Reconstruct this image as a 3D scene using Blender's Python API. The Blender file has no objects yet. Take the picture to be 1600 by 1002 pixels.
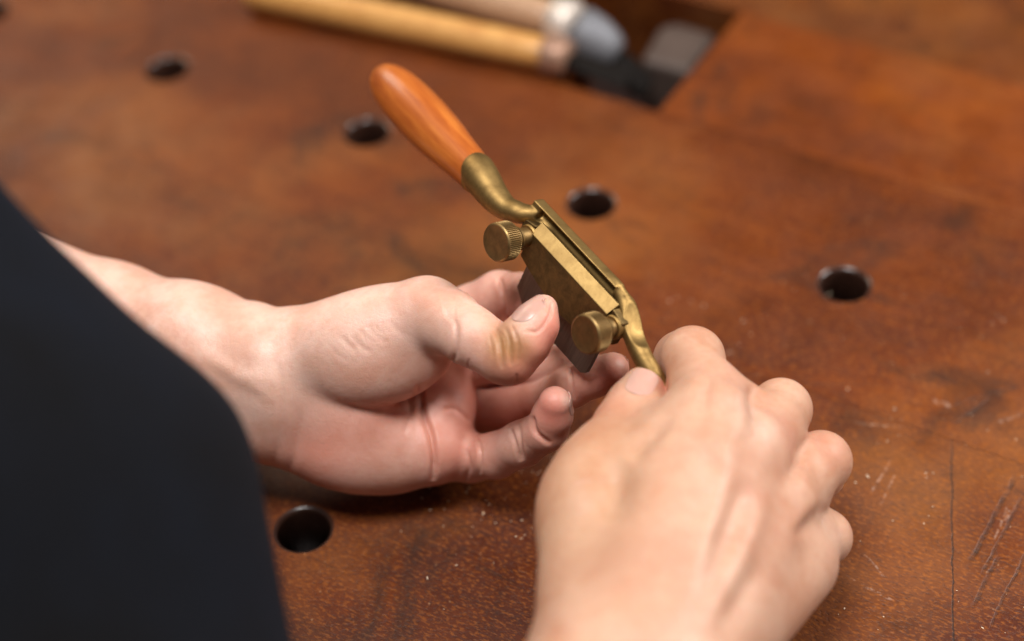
import bpy, bmesh, math, random
import numpy as np
from mathutils import Vector, Matrix
from mathutils.bvhtree import BVHTree

random.seed(7)
rng = np.random.default_rng(7)
scn = bpy.context.scene
MM = 0.001

# ------------------------------------------------------------------ camera
FPX = 2800.0                       # focal length in pixels of a 1600 px wide picture
CAM_H, PITCH, ROLL = 507.59, 0.751, -0.0820
_c, _s = math.cos(PITCH), math.sin(PITCH)
FWD = np.array([0, _c, -_s]); _U = np.array([0, _s, _c]); _R = np.array([1.0, 0, 0])
RGT = _R * math.cos(ROLL) + _U * math.sin(ROLL)
UPV = -_R * math.sin(ROLL) + _U * math.cos(ROLL)
ROT = np.stack([RGT, UPV, -FWD], 1)          # camera axes as columns
CPOS = np.array([0, 0, CAM_H])

cam_d = bpy.data.cameras.new('camera'); cam = bpy.data.objects.new('camera', cam_d)
scn.collection.objects.link(cam); scn.camera = cam
cam_d.sensor_width = 36.0; cam_d.lens = FPX / 1600 * 36
cam_d.clip_start = 0.01; cam_d.clip_end = 50
m = Matrix(ROT.tolist()).to_4x4(); m.translation = Vector(CPOS * MM); cam.matrix_world = m
cam_d.dof.use_dof = True; cam_d.dof.focus_distance = 0.622
cam_d.dof.aperture_fstop = 3.1; cam_d.dof.aperture_blades = 9

# ------------------------------------------------------------------ world, lamps, exposure
W = bpy.data.worlds.new('World'); scn.world = W; W.use_nodes = True
W.node_tree.nodes['Background'].inputs[0].default_value = (1.0, 0.96, 0.93, 1)
W.node_tree.nodes['Background'].inputs[1].default_value = 0.085
scn.view_settings.view_transform = 'Standard'; scn.view_settings.look = 'None'
scn.view_settings.exposure = 0.0; scn.view_settings.gamma = 1.0

def area_lamp(name, loc, target, sx, sy, power, col):
    d = bpy.data.lights.new(name, 'AREA'); d.shape = 'RECTANGLE'; d.size = sx; d.size_y = sy
    d.energy = power; d.color = col
    o = bpy.data.objects.new(name, d); scn.collection.objects.link(o); o.location = loc
    o.rotation_euler = (Vector(target) - Vector(loc)).to_track_quat('-Z', 'Y').to_euler()
    return o
area_lamp('window_light_right', (1.12, .62, .95), (0.03, .47, 0.05), .55, .6, 20, (1.0, .975, .94))
area_lamp('fill_light_above', (-.10, .27, 1.22), (0.0, .45, 0.05), .42, .38, 17, (1.0, .98, .96))  # overhead fill added to brighten the palms, no real skylight
area_lamp('window_light_left', (-0.9, 1.95, 1.35), (0, .6, 0), 0.9, 0.7, 13, (1.0, .86, .68))
scn.cycles.use_denoising = True
scn.cycles.max_bounces = 8

# ------------------------------------------------------------------ helpers
def C(px, py, D):
    """a place in the room (camera-aligned millimetres) from where it is seen and how far away it is"""
    return np.array([(px - 800) * D / FPX, -(py - 501) * D / FPX, -D])
def to_world(P):
    P = np.asarray(P, float)
    return (P @ ROT.T + CPOS) * MM
def dir_world(d): return ROT @ np.asarray(d, float)

def mesh_obj(name, V, F, mat, parent=None, smooth=True):
    me = bpy.data.meshes.new(name)
    V = np.asarray(V, np.float32)
    if isinstance(F, np.ndarray):
        me.vertices.add(len(V)); me.vertices.foreach_set('co', V.ravel())
        n, k = F.shape
        me.loops.add(n * k); me.loops.foreach_set('vertex_index', F.ravel().astype(np.int32))
        me.polygons.add(n); me.polygons.foreach_set('loop_start', np.arange(0, n * k, k, dtype=np.int32))
        me.update(calc_edges=True)
    else:
        me.from_pydata([tuple(map(float, v)) for v in V], [], F)
    me.polygons.foreach_set('use_smooth', [smooth] * len(me.polygons))
    me.update()
    o = bpy.data.objects.new(name, me); scn.collection.objects.link(o)
    if mat: me.materials.append(mat)
    if parent: o.parent = parent
    return o
def bm_obj(name, bm, mat, parent=None, smooth=False):
    me = bpy.data.meshes.new(name); bm.normal_update(); bm.to_mesh(me); bm.free()
    me.polygons.foreach_set('use_smooth', [smooth] * len(me.polygons))
    o = bpy.data.objects.new(name, me); scn.collection.objects.link(o)
    if mat: me.materials.append(mat)
    if parent: o.parent = parent
    return o
def empty(name, label, cat, loc=(0, 0, 0), group=None):
    o = bpy.data.objects.new(name, None); scn.collection.objects.link(o)
    o.location = loc; o.empty_display_size = .01
    o['label'] = label; o['category'] = cat
    if group: o['group'] = group
    bpy.context.view_layer.update()
    return o
def keep(o, parent):
    """parent without moving"""
    o.parent = parent; o.matrix_parent_inverse = parent.matrix_world.inverted(); return o
def bevel(o, w, seg=2, ang=35):
    b = o.modifiers.new('bevel', 'BEVEL'); b.width = w; b.segments = seg
    b.limit_method = 'ANGLE'; b.angle_limit = math.radians(ang); b.harden_normals = True
    return o

# ------------------------------------------------------------------ materials
class N:
    def __init__(s, name):
        s.m = bpy.data.materials.new(name); s.m.use_nodes = True; s.t = s.m.node_tree
        s.b = s.t.nodes['Principled BSDF']
    def n(s, typ, ins=None, **kw):
        x = s.t.nodes.new(typ)
        for k, v in kw.items(): setattr(x, k, v)
        for k, v in (ins or {}).items():
            if hasattr(v, 'is_output'): s.t.links.new(v, x.inputs[k])
            else: x.inputs[k].default_value = v
        return x
    def put(s, k, v):
        if hasattr(v, 'is_output'): s.t.links.new(v, s.b.inputs[k])
        else: s.b.inputs[k].default_value = v
    def math(s, op, a, b=0.0, clamp=False):
        x = s.n('ShaderNodeMath', {0: a, 1: b}, operation=op, use_clamp=clamp); return x.outputs[0]
    def noise(s, vec, scale, detail=4, rough=.55, dist=0.0):
        return s.n('ShaderNodeTexNoise', {'Vector': vec, 'Scale': scale, 'Detail': detail, 'Roughness': rough, 'Distortion': dist}).outputs['Fac']
    def ramp(s, fac, stops, interp='LINEAR'):
        r = s.n('ShaderNodeValToRGB', {'Fac': fac}); cr = r.color_ramp; cr.interpolation = interp
        while len(cr.elements) < len(stops): cr.elements.new(.5)
        for e, (p, c) in zip(cr.elements, stops):
            e.position = p; e.color = c if len(c) == 4 else (*c, 1)
        return r.outputs['Color']
    def rng(s, v, a, b, c=0., d=1., smooth=False):
        x = s.n('ShaderNodeMapRange', {0: v, 1: a, 2: b, 3: c, 4: d}); x.clamp = True
        if smooth: x.interpolation_type = 'SMOOTHSTEP'
        return x.outputs[0]
    def mix(s, fac, a, b, mode='MIX'):
        x = s.n('ShaderNodeMix', data_type='RGBA', blend_type=mode)
        for k, v in ((0, fac), (6, a), (7, b)):
            if hasattr(v, 'is_output'): s.t.links.new(v, x.inputs[k])
            else: x.inputs[k].default_value = v if k == 0 or len(v) == 4 else (*v, 1)
        return x.outputs[2]
    def mapping(s, vec, scale=(1, 1, 1), rot=(0, 0, 0), loc=(0, 0, 0)):
        return s.n('ShaderNodeMapping', {'Vector': vec, 'Scale': scale, 'Rotation': rot, 'Location': loc}).outputs[0]
    def bump(s, h, strength, dist, normal=None):
        i = {'Height': h, 'Strength': strength, 'Distance': dist}
        if normal is not None: i['Normal'] = normal
        return s.n('ShaderNodeBump', i).outputs[0]

# table frame: u along the row of dog holes, v across the boards
ANG = -0.58344
TO = np.array([-161.04, 747.38])
TU = np.array([math.cos(ANG), math.sin(ANG)]); TV = np.array([-math.sin(ANG), math.cos(ANG)])
def ray_table(px, py, h=0.0):
    d = FWD * FPX + RGT * (px - 800) - UPV * (py - 501)
    t = (h - CAM_H) / d[2]
    return CPOS + d * t
def uv_of(px, py):
    p = ray_table(px, py)[:2] - TO
    return float(p @ TU), float(p @ TV)
def tab(u, v, h=0.0):
    p = TO + TU * u + TV * v
    return np.array([p[0], p[1], h])

def bench_wood():
    k = N('varnished_mahogany'); tc = k.n('ShaderNodeTexCoord').outputs['Object']
    oi = k.n('ShaderNodeObjectInfo').outputs['Object Index']
    off = k.n('ShaderNodeCombineXYZ', {0: k.math('MULTIPLY', oi, .37), 1: k.math('MULTIPLY', oi, .19), 2: 0.0}).outputs[0]
    v = k.n('ShaderNodeVectorMath', {0: tc, 1: off}, operation='ADD').outputs[0]
    warp = k.n('ShaderNodeTexNoise', {'Vector': v, 'Scale': 7.0, 'Detail': 2.0}).outputs['Color']
    wv = k.n('ShaderNodeVectorMath', {0: warp, 1: (.5, .5, .5)}, operation='SUBTRACT').outputs[0]
    wv = k.n('ShaderNodeVectorMath', {0: wv, 'Scale': .035}, operation='SCALE').outputs[0]
    vw = k.n('ShaderNodeVectorMath', {0: v, 1: wv}, operation='ADD').outputs[0]
    broad = k.noise(k.mapping(vw, (6, 11, 5)), 1.0, 6, .62, .5)
    streak = k.noise(k.mapping(vw, (28, 210, 28)), 1.0, 6, .65)
    fleck = k.noise(k.mapping(vw, (560, 1300, 560)), 1.0, 3, .6)
    mott = k.noise(v, 22, 5, .6, .4)
    cloud = k.noise(v, 6.5, 4, .6)
    f = k.math('ADD', k.math('MULTIPLY', broad, .42), k.math('MULTIPLY', streak, .26))
    f = k.math('ADD', f, k.math('MULTIPLY', mott, .32))
    col = k.ramp(f, [(.34, (.050, .0095, .0012)), (.45, (.115, .0235, .0020)), (.54, (.185, .043, .0032)), (.66, (.280, .080, .007))])
    col = k.mix(1.0, col, k.n('ShaderNodeObjectInfo').outputs['Color'], 'MULTIPLY')
    # patches worn pale and patches grimed dark
    col = k.mix(k.math('MULTIPLY', k.rng(cloud, .5, .68), .35), col, (.33, .125, .030))
    fl = k.rng(fleck, .52, .70)
    col = k.mix(k.math('MULTIPLY', fl, .62), col, (.045, .012, .004))
    col = k.mix(k.math('MULTIPLY', k.rng(k.noise(k.mapping(v, (420, 900, 420), loc=(5, 2, 0)), 1.0, 3, .6), .5, .68), .5), col, (.36, .105, .012))
    dark = k.rng(k.noise(v, 15, 6, .68, 1.2), .56, .72)
    col = k.mix(k.math('MULTIPLY', dark, .72), col, (.022, .010, .0055))
    dark2 = k.rng(k.noise(k.mapping(v, (14, 60, 14), loc=(3, 1, 0)), 1.0, 5, .7, .6), .64, .72)
    col = k.mix(k.math('MULTIPLY', dark2, .6), col, (.018, .008, .005))
    # board joint shadows of filler are geometry; scratches and the scored line are wear on the varnish
    px = k.n('ShaderNodeSeparateXYZ', {0: tc})
    U_, V_ = px.outputs[0], px.outputs[1]
    wob = k.math('MULTIPLY', k.math('SUBTRACT', k.noise(tc, 60, 5, .7), .5), .0034)
    def seg(a, b, w, soft=.5):
        (u0, v0), (u1, v1) = uv_of(*a), uv_of(*b)
        u0, v0, u1, v1 = [q * MM for q in (u0, v0, u1, v1)]
        L = math.hypot(u1 - u0, v1 - v0); cx_, sx_ = (u1 - u0) / L, (v1 - v0) / L
        du = k.math('SUBTRACT', U_, u0); dv = k.math('SUBTRACT', V_, v0)
        al = k.math('ADD', k.math('MULTIPLY', du, cx_), k.math('MULTIPLY', dv, sx_))
        ac = k.math('ADD', k.math('SUBTRACT', k.math('MULTIPLY', dv, cx_), k.math('MULTIPLY', du, sx_)), wob)
        m1 = k.rng(k.math('ABSOLUTE', ac), w * MM * soft, w * MM, 1, 0)
        m2 = k.rng(al, 0, L * .12, 0, 1); m3 = k.rng(al, L * .88, L, 1, 0)
        return k.math('MULTIPLY', m1, k.math('MULTIPLY', m2, m3))
    brk = k.rng(k.noise(tc, 110, 6, .8), .34, .66)
    brk2 = k.rng(k.noise(tc, 420, 3, .7), .47, .6)
    darks = [((1487, 668), (1490, 1060), .42), ((1590, 740), (1515, 880), 1.1), ((1600, 770), (1530, 905), .8), ((1552, 620), (1490, 665), .7),
             ((1562, 868), (1518, 950), 1.0), ((1620, 830), (1545, 985), .7), ((1245, 601), (1390, 603), .35), ((1470, 640), (1600, 600), .4),
             ((140, 70), (270, 40), 2.2), ((190, 110), (260, 50), 2.0)]
    S = None
    for i, (a, b, w) in enumerate(darks):
        q = seg(a, b, w)
        q = k.math('MULTIPLY', q, brk if i else 1.0)
        S = q if S is None else k.math('MAXIMUM', S, q)
    lights = [((1588, 780), (1570, 815), .9), ((1575, 790), (1552, 845), .5), ((1455, 625), (1487, 636), 1.6), ((1360, 770), (1392, 718), .6), ((1375, 790), (1400, 735), .5),
              ((1330, 660), (1420, 668), .45), ((1560, 660), (1598, 645), 1.2), ((1320, 900), (1400, 940), .8), ((1100, 560), (1160, 548), .8), ((1340, 850), (1385, 905), .6)]
    Lm = None
    for a, b, w in lights:
        q = k.math('MULTIPLY', seg(a, b, w), brk2)
        Lm = q if Lm is None else k.math('MAXIMUM', Lm, q)
    sc = k.noise(k.mapping(tc, (60, 1400, 60), rot=(0, 0, .7)), 1.0, 2, .5)
    Lm = k.math('MAXIMUM', Lm, k.math('MULTIPLY', k.rng(sc, .70, .78), .25))
    spk = k.n('ShaderNodeTexVoronoi', {'Vector': tc, 'Scale': 210.0, 'Randomness': 1.0})
    sp = k.math('MULTIPLY', k.rng(spk.outputs['Distance'], .05, .11, 1, 0), k.rng(k.noise(tc, 30, 2), .57, .63))
    col = k.mix(k.math('MULTIPLY', sp, .45), col, (.42, .25, .14))
    col = k.mix(k.math('MULTIPLY', S, .76), col, (.012, .007, .005))
    col = k.mix(k.math('MULTIPLY', Lm, .5), col, (.40, .24, .17))
    k.put('Base Color', col)
    r = k.rng(k.noise(v, 34, 5, .7), .35, .7, .40, .60)
    k.put('Roughness', r); k.put('Specular IOR Level', .34)
    h = k.math('SUBTRACT', k.math('MULTIPLY', streak, .5), k.math('MULTIPLY', fl, .5))
    h = k.math('SUBTRACT', k.math('ADD', h, k.math('MULTIPLY', mott, .6)), k.math('MULTIPLY', S, 1.5))
    k.put('Normal', k.bump(h, .35, .0006))
    return k.m

def wood(name, stops, scale=(30, 260, 260), rough=.35, coat=.3, axis_z=False):
    k = N(name); tc = k.n('ShaderNodeTexCoord').outputs['Object']
    g = k.noise(k.mapping(tc, scale), 1.0, 5, .6, .3); b = k.noise(tc, 40, 3, .5)
    f = k.math('ADD', k.math('MULTIPLY', g, .7), k.math('MULTIPLY', b, .3))
    k.put('Base Color', k.ramp(f, stops)); k.put('Roughness', rough); k.put('Coat Weight', coat); k.put('Coat Roughness', .12)
    k.put('Normal', k.bump(g, .12, .0004))
    return k.m

def brass(name, base, dark, rough, tarnish=.5, grain=0.15, scale=160):
    k = N(name); tc = k.n('ShaderNodeTexCoord').outputs['Object']
    a = k.noise(tc, scale, 5, .65, .5); b = k.noise(tc, scale * 5, 3, .6)
    f = k.rng(a, .38, .66)
    col = k.mix(k.math('MULTIPLY', f, tarnish), base, dark)
    col = k.mix(k.math('MULTIPLY', k.rng(b, .55, .75), .35), col, dark)
    k.put('Base Color', col); k.put('Metallic', 1.0)
    k.put('Roughness', k.math('ADD', k.math('MULTIPLY', a, .25), rough))
    k.put('Normal', k.bump(k.math('ADD', b, k.math('MULTIPLY', a, .6)), grain, .0002))
    return k.m

def skin(name, tone):
    k = N(name); tc = k.n('ShaderNodeTexCoord').outputs['Object']
    at = k.n('ShaderNodeAttribute', attribute_name='tint')
    sp = k.n('ShaderNodeSeparateColor', {0: at.outputs['Color']})
    blush_and_shade, stain_and_shade, pale = sp.outputs[0], sp.outputs[1], sp.outputs[2]
    m1 = k.noise(tc, 55, 4, .6, .3); m2 = k.noise(tc, 300, 3, .6)
    c = k.mix(k.rng(m1, .38, .60), (tone[0] * .92, tone[1] * .79, tone[2] * .75), (tone[0] * 1.06, tone[1] * 1.05, tone[2] * 1.08))
    c = k.mix(k.math('MULTIPLY', k.rng(m2, .5,   .75), .26), c, (tone[0] * .82, tone[1] * .55, tone[2] * .5))
    c = k.mix(blush_and_shade, c, (.62, .165, .115)); c = k.mix(stain_and_shade, c, (.36, .165, .03)); c = k.mix(pale, c, (.74, .56, .47))
    k.put('Base Color', c)
    k.put('Subsurface Weight', 1.0 if False else .35); k.put('Subsurface Radius', (1.0, .32, .16)); k.put('Subsurface Scale', .0030)
    k.put('Roughness', k.rng(m2, .3, .7, .36, .50)); k.put('Specular IOR Level', .42)
    vo = k.n('ShaderNodeTexVoronoi', {'Vector': tc, 'Scale': 1500.0}); 
    fine = k.noise(tc, 700, 4, .7, .4)
    wr = k.noise(k.mapping(tc, (1, 1, 1)), 240, 5, .6, 1.2)
    h = k.math('ADD', k.math('MULTIPLY', vo.outputs['Distance'], .25), k.math('MULTIPLY', fine, .6))
    h = k.math('ADD', h, k.math('MULTIPLY', wr, 1.3))
    ve = k.n('ShaderNodeTexVoronoi', {'Vector': k.n('ShaderNodeVectorMath', {0: tc, 1: k.n('ShaderNodeVectorMath', {0: k.n('ShaderNodeTexNoise', {'Vector': tc, 'Scale': 400.0}).outputs['Color'], 'Scale': .0012}, operation='SCALE').outputs[0]}, operation='ADD').outputs[0], 'Scale': 850.0}, feature='DISTANCE_TO_EDGE')
    h = k.math('ADD', h, k.math('MULTIPLY', k.rng(ve.outputs['Distance'], 0, .10), .28))
    k.put('Normal', k.bump(h, .22, .0006))
    return k.m

M = {}
M['bench'] = bench_wood()
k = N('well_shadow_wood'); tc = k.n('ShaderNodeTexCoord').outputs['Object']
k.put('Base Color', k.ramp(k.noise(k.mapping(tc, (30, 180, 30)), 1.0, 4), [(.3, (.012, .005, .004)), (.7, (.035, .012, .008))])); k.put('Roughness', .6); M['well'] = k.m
M['bore'] = wood('bore_wood_painted_shade', [(.3, (.030, .012, .008)), (.7, (.060, .026, .017))], (200, 200, 30), .28, .6)  # hole walls coloured near black to stand in for their shade
M['tang'] = wood('dull_golden_wood', [(.3, (.20, .07, .012)), (.7, (.30, .12, .025))], (30, 200, 200), .6, 0)
M['handle'] = wood('orange_varnished_wood', [(.3, (.26, .052, .008)), (.45, (.39, .092, .012)), (.62, (.50, .145, .022))], (300, 300, 26), .36, .25)
M['ash'] = wood('golden_ash_wood', [(.3, (.50, .22, .055)), (.6, (.66, .34, .10)), (.8, (.74, .45, .17))], (20, 200, 200), .42, .2)
M['beech'] = wood('pinkish_beech_wood', [(.3, (.36, .20, .11)), (.6, (.47, .28, .165)), (.8, (.56, .37, .24))], (20, 200, 200), .5, .1)
M['block'] = wood('dull_grey_brown_wood', [(.3, (.065, .042, .034)), (.6, (.09, .062, .050)), (.8, (.12, .085, .07))], (30, 120, 120), .5, .1)
M['brass'] = brass('aged_brass', (.37, .235, .085), (.18, .108, .038), .42, .75, .12, 130)
M['brass_cap'] = brass('tarnished_brass_plate', (.20, .128, .050), (.095, .062, .028), .44, .75, .22, 220)
M['brass_bevel_shine'] = brass('brass_bevel_painted_shine', (.46, .30, .115), (.25, .15, .055), .42, .5, .10, 160)  # lighter base colour stands in for the bevel's bright reflection
M['brass_knob'] = brass('brass_knob_metal', (.32, .205, .085), (.16, .098, .040), .38, .7, .1, 200)
k = N('grey_tool_steel'); tc = k.n('ShaderNodeTexCoord').outputs['Object']
a = k.noise(k.mapping(tc, (900, 60, 60)), 1.0, 4, .6)
k.put('Base Color', k.ramp(a, [(.3, (.15, .125, .10)), (.7, (.23, .195, .16))])); k.put('Metallic', .9); k.put('Roughness', .42); k.put('Normal', k.bump(a, .1, .0002)); M['steel'] = k.m
k = N('blued_steel_socket'); k.put('Base Color', (.19, .19, .205, 1)); k.put('Metallic', .5); k.put('Roughness', .62); M['socket'] = k.m
k = N('dark_forged_steel'); k.put('Base Color', (.008, .006, .005, 1)); k.put('Metallic', 0.0); k.put('Specular IOR Level', .1); k.put('Roughness', .7); M['dark_steel'] = k.m
k = N('pale_ferrule_metal'); k.put('Base Color', (.66, .57, .50, 1)); k.put('Metallic', .45); k.put('Roughness', .45); M['ferrule'] = k.m
k = N('copper_ferrule_metal'); k.put('Base Color', (.32, .18, .12, 1)); k.put('Metallic', .4); k.put('Roughness', .45); M['copper'] = k.m
M['skin'] = skin('palm_skin', (.68, .435, .335)); M['skin_back'] = skin('hand_back_skin', (.53, .31, .205))
k = N('fingernail'); k.put('Base Color', (.52, .30, .24, 1)); k.put('Roughness', .32); k.put('Subsurface Weight', .25); k.put('Subsurface Scale', .0015); k.put('Coat Weight', .1); k.put('Coat Roughness', .3); M['nail'] = k.m
k = N('navy_cotton'); tc = k.n('ShaderNodeTexCoord').outputs['Object']
wv = k.n('ShaderNodeTexWave', {'Vector': tc, 'Scale': 500.0, 'Distortion': 1.0}); 
cc = k.ramp(k.noise(tc, 9, 4), [(.35, (.0026, .0021, .0018)), (.65, (.0042, .0052, .0085))])
k.put('Base Color', cc); k.put('Roughness', .85); k.put('Sheen Weight', .02); k.put('Sheen Roughness', .5); k.put('Sheen Tint', (.6, .72, 1, 1)); k.put('Specular IOR Level', .08)
k.put('Normal', k.bump(k.math('ADD', wv.outputs['Fac'], k.noise(tc, 40, 4)), .3, .0006)); M['cloth'] = k.m
k = N('wood_dust'); k.put('Base Color', (.66, .50, .36, 1)); k.put('Roughness', .8); M['dust'] = k.m

# ------------------------------------------------------------------ implicit surfaces (smooth bodies)
def smin(a, b, kk):
    h = np.clip(.5 + .5 * (b - a) / kk, 0, 1); return b + (a - b) * h - kk * h * (1 - h)
class Grid:
    def __init__(s, lo, hi, step):
        s.lo = np.array(lo, float); s.h = step
        s.n = np.ceil((np.array(hi) - s.lo) / step).astype(int) + 1
        s.ax = [(s.lo[i] + np.arange(s.n[i]) * step).astype(np.float32) for i in range(3)]
    def field(s): return np.full(s.n, 30.0, np.float32)
    def box(s, lo, hi):
        a = np.clip(np.floor((np.array(lo) - s.lo) / s.h).astype(int), 0, s.n)
        b = np.clip(np.ceil((np.array(hi) - s.lo) / s.h).astype(int) + 1, 0, s.n)
        return tuple(slice(int(a[i]), int(b[i])) for i in range(3))
    def xyz(s, sl):
        return s.ax[0][sl[0]][:, None, None], s.ax[1][sl[1]][None, :, None], s.ax[2][sl[2]][None, None, :]
def d_cone(X, Y, Z, a, b, r1, r2):
    ba = b - a; l2 = float(ba @ ba); rr = r1 - r2; a2 = max(l2 - rr * rr, 1e-6); il2 = 1 / l2
    px, py, pz = X - a[0], Y - a[1], Z - a[2]
    y = px * ba[0] + py * ba[1] + pz * ba[2]; z = y - l2
    qx = px * l2 - ba[0] * y; qy = py * l2 - ba[1] * y; qz = pz * l2 - ba[2] * y
    x2 = qx * qx + qy * qy + qz * qz; y2 = y * y * l2; z2 = z * z * l2
    kq = np.sign(rr) * rr * rr * x2
    d = (np.sqrt(np.maximum(x2 * a2 * il2, 0)) + y * rr) * il2 - r1
    c1 = np.sign(z) * a2 * z2 > kq; c2 = np.sign(y) * a2 * y2 < kq
    d = np.where(c1, np.sqrt(np.maximum(x2 + z2, 0)) * il2 - r2, np.where(c2, np.sqrt(np.maximum(x2 + y2, 0)) * il2 - r1, d))
    return d.astype(np.float32)
def add_cone(g, F, a, b, r1, r2, kk, pad=None):
    a = np.array(a, float); b = np.array(b, float)
    pad = (pad or 0) + kk + 3; r = max(r1, r2)
    sl = g.box(np.minimum(a, b) - r - pad, np.maximum(a, b) + r + pad)
    X, Y, Z = g.xyz(sl)
    if X.size * Y.size * Z.size == 0: return
    F[sl] = smin(F[sl], d_cone(X, Y, Z, a, b, r1, r2), kk)
def add_ell(g, F, c, ax, rad, kk, sub=False):
    """ellipsoid: ax rows = unit axes, rad = radii"""
    c = np.array(c, float); rad = np.array(rad, float); R = float(rad.max())
    sl = g.box(c - R - kk - 3, c + R + kk + 3); X, Y, Z = g.xyz(sl)
    if X.size * Y.size * Z.size == 0: return
    px, py, pz = X - c[0], Y - c[1], Z - c[2]; k0 = 0; k1 = 0
    for i in range(3):
        q = px * ax[i][0] + py * ax[i][1] + pz * ax[i][2]
        k0 = k0 + (q / rad[i]) ** 2; k1 = k1 + (q / rad[i] ** 2) ** 2
    k0 = np.sqrt(k0); d = k0 * (k0 - 1) / np.maximum(np.sqrt(k1), 1e-6)
    if sub: F[sl] = -smin(-F[sl], d.astype(np.float32), kk)
    else: F[sl] = smin(F[sl], d.astype(np.float32), kk)
def chain(g, F, pts, kk):
    for p, q in zip(pts[:-1], pts[1:]): add_cone(g, F, p[0], q[0], p[1], q[1], kk)
def spline(pts, n=6):
    P = [np.append(p, q) for p, q in pts]
    return [(x[:3], float(x[3])) for x in smooth_line(P, n)]
def chain_box(pts, pad):
    A = np.array([p[0] for p in pts]); r = max(p[1] for p in pts)
    return A.min(0) - r - pad, A.max(0) + r + pad
def add_part(g, F, P, pts, kin, kpalm):
    """a finger: its own smooth chain, blended into the palm P, kept apart from the other fingers"""
    sl = g.box(*chain_box(pts, kpalm + 4))
    f = g.field(); chain(g, f, pts, kin)
    F[sl] = np.minimum(F[sl], smin(P[sl], f[sl], kpalm))

def surface(g, F, smooth=2):
    s = F < 0
    c = np.zeros(tuple(n - 1 for n in F.shape), np.uint8)
    for i in (0, 1):
        for j in (0, 1):
            for l in (0, 1):
                c += s[i:i + c.shape[0], j:j + c.shape[1], l:l + c.shape[2]]
    I = np.argwhere((c > 0) & (c < 8))
    idx = np.full(c.shape, -1, np.int64); idx[I[:, 0], I[:, 1], I[:, 2]] = np.arange(len(I))
    acc = np.zeros((len(I), 3)); cnt = np.zeros(len(I))
    corners = np.array([[i, j, l] for i in (0, 1) for j in (0, 1) for l in (0, 1)])
    vals = np.stack([F[I[:, 0] + q[0], I[:, 1] + q[1], I[:, 2] + q[2]] for q in corners], 1)
    for a in range(8):
        for b in range(a + 1, 8):
            if np.abs(corners[a] - corners[b]).sum() != 1: continue
            va, vb = vals[:, a], vals[:, b]; mk = (va < 0) != (vb < 0)
            t = va[mk] / (va[mk] - vb[mk])
            acc[mk] += corners[a] + t[:, None] * (corners[b] - corners[a]); cnt[mk] += 1
    V = g.lo + (I + acc / cnt[:, None]) * g.h
    Q = []
    for axis in range(3):
        sl0 = [slice(None)] * 3; sl1 = [slice(None)] * 3
        sl0[axis] = slice(0, -1); sl1[axis] = slice(1, None)
        ch = s[tuple(sl0)] != s[tuple(sl1)]
        E_ = np.argwhere(ch); o1, o2 = (axis + 1) % 3, (axis + 2) % 3
        ok = (E_[:, o1] > 0) & (E_[:, o2] > 0) & (E_[:, o1] < F.shape[o1] - 1) & (E_[:, o2] < F.shape[o2] - 1)
        E_ = E_[ok]
        def at(d1, d2):
            q = E_.copy(); q[:, o1] += d1; q[:, o2] += d2; return idx[q[:, 0], q[:, 1], q[:, 2]]
        q4 = np.stack([at(-1, -1), at(0, -1), at(0, 0), at(-1, 0)], 1)
        fl = ~s[E_[:, 0], E_[:, 1], E_[:, 2]]
        q4[fl] = q4[fl][:, ::-1]; Q.append(q4)
    Q = np.concatenate(Q)
    ed = np.concatenate([Q[:, [0, 1]], Q[:, [1, 2]], Q[:, [2, 3]], Q[:, [3, 0]]])
    n = len(V)
    deg = np.bincount(ed.ravel(), minlength=n).astype(float)
    for it in range(smooth):
        A = np.zeros((n, 3))
        for kx in range(3):
            A[:, kx] = np.bincount(ed[:, 0], V[ed[:, 1], kx], n) + np.bincount(ed[:, 1], V[ed[:, 0], kx], n)
        V = V * .4 + .6 * A / deg[:, None]
    lab = np.arange(n)
    while True:
        nl = lab.copy(); np.minimum.at(nl, ed[:, 0], lab[ed[:, 1]]); np.minimum.at(nl, ed[:, 1], lab[ed[:, 0]]); nl = nl[nl]
        if (nl == lab).all(): break
        lab = nl
    big = np.bincount(lab).argmax(); keepv = lab == big
    if not keepv.all():
        mp = np.cumsum(keepv) - 1; Q = mp[Q[keepv[Q[:, 0]]]]; V = V[keepv]
    return V, Q
def vnormals(V, Q):
    nf = np.cross(V[Q[:, 2]] - V[Q[:, 0]], V[Q[:, 3]] - V[Q[:, 1]])
    nn = np.zeros_like(V)
    for kx in range(3):
        for cc_ in range(4): nn[:, kx] += np.bincount(Q[:, cc_], nf[:, kx], len(V))
    return nn / np.maximum(np.linalg.norm(nn, axis=1), 1e-9)[:, None]
def pix(V): return 800 + V[:, 0] / -V[:, 2] * FPX, 501 - V[:, 1] / -V[:, 2] * FPX
def poly_dist(x, y, pts):
    d = np.full(len(x), 1e9); tt = np.zeros(len(x)); n = len(pts) - 1
    for i in range(n):
        ax_, ay = pts[i]; bx, by = pts[i + 1]; L2 = (bx - ax_) ** 2 + (by - ay) ** 2 + 1e-9
        t = np.clip(((x - ax_) * (bx - ax_) + (y - ay) * (by - ay)) / L2, 0, 1)
        q = np.hypot(x - ax_ - t * (bx - ax_), y - ay - t * (by - ay))
        mk = q < d; d[mk] = q[mk]; tt[mk] = (i + t[mk]) / n
    return d, tt
def smooth_line(pts, n=8):
    P = [pts[0]] + list(pts) + [pts[-1]]; out = []
    for i in range(1, len(P) - 2):
        p0, p1, p2, p3 = [np.array(P[j], float) for j in (i - 1, i, i + 1, i + 2)]
        for t in np.linspace(0, 1, n, endpoint=False):
            out.append(.5 * ((2 * p1) + (-p0 + p2) * t + (2 * p0 - 5 * p1 + 4 * p2 - p3) * t * t + (-p0 + 3 * p1 - 3 * p2 + p3) * t ** 3))
    out.append(np.array(P[-2], float)); return out
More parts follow.
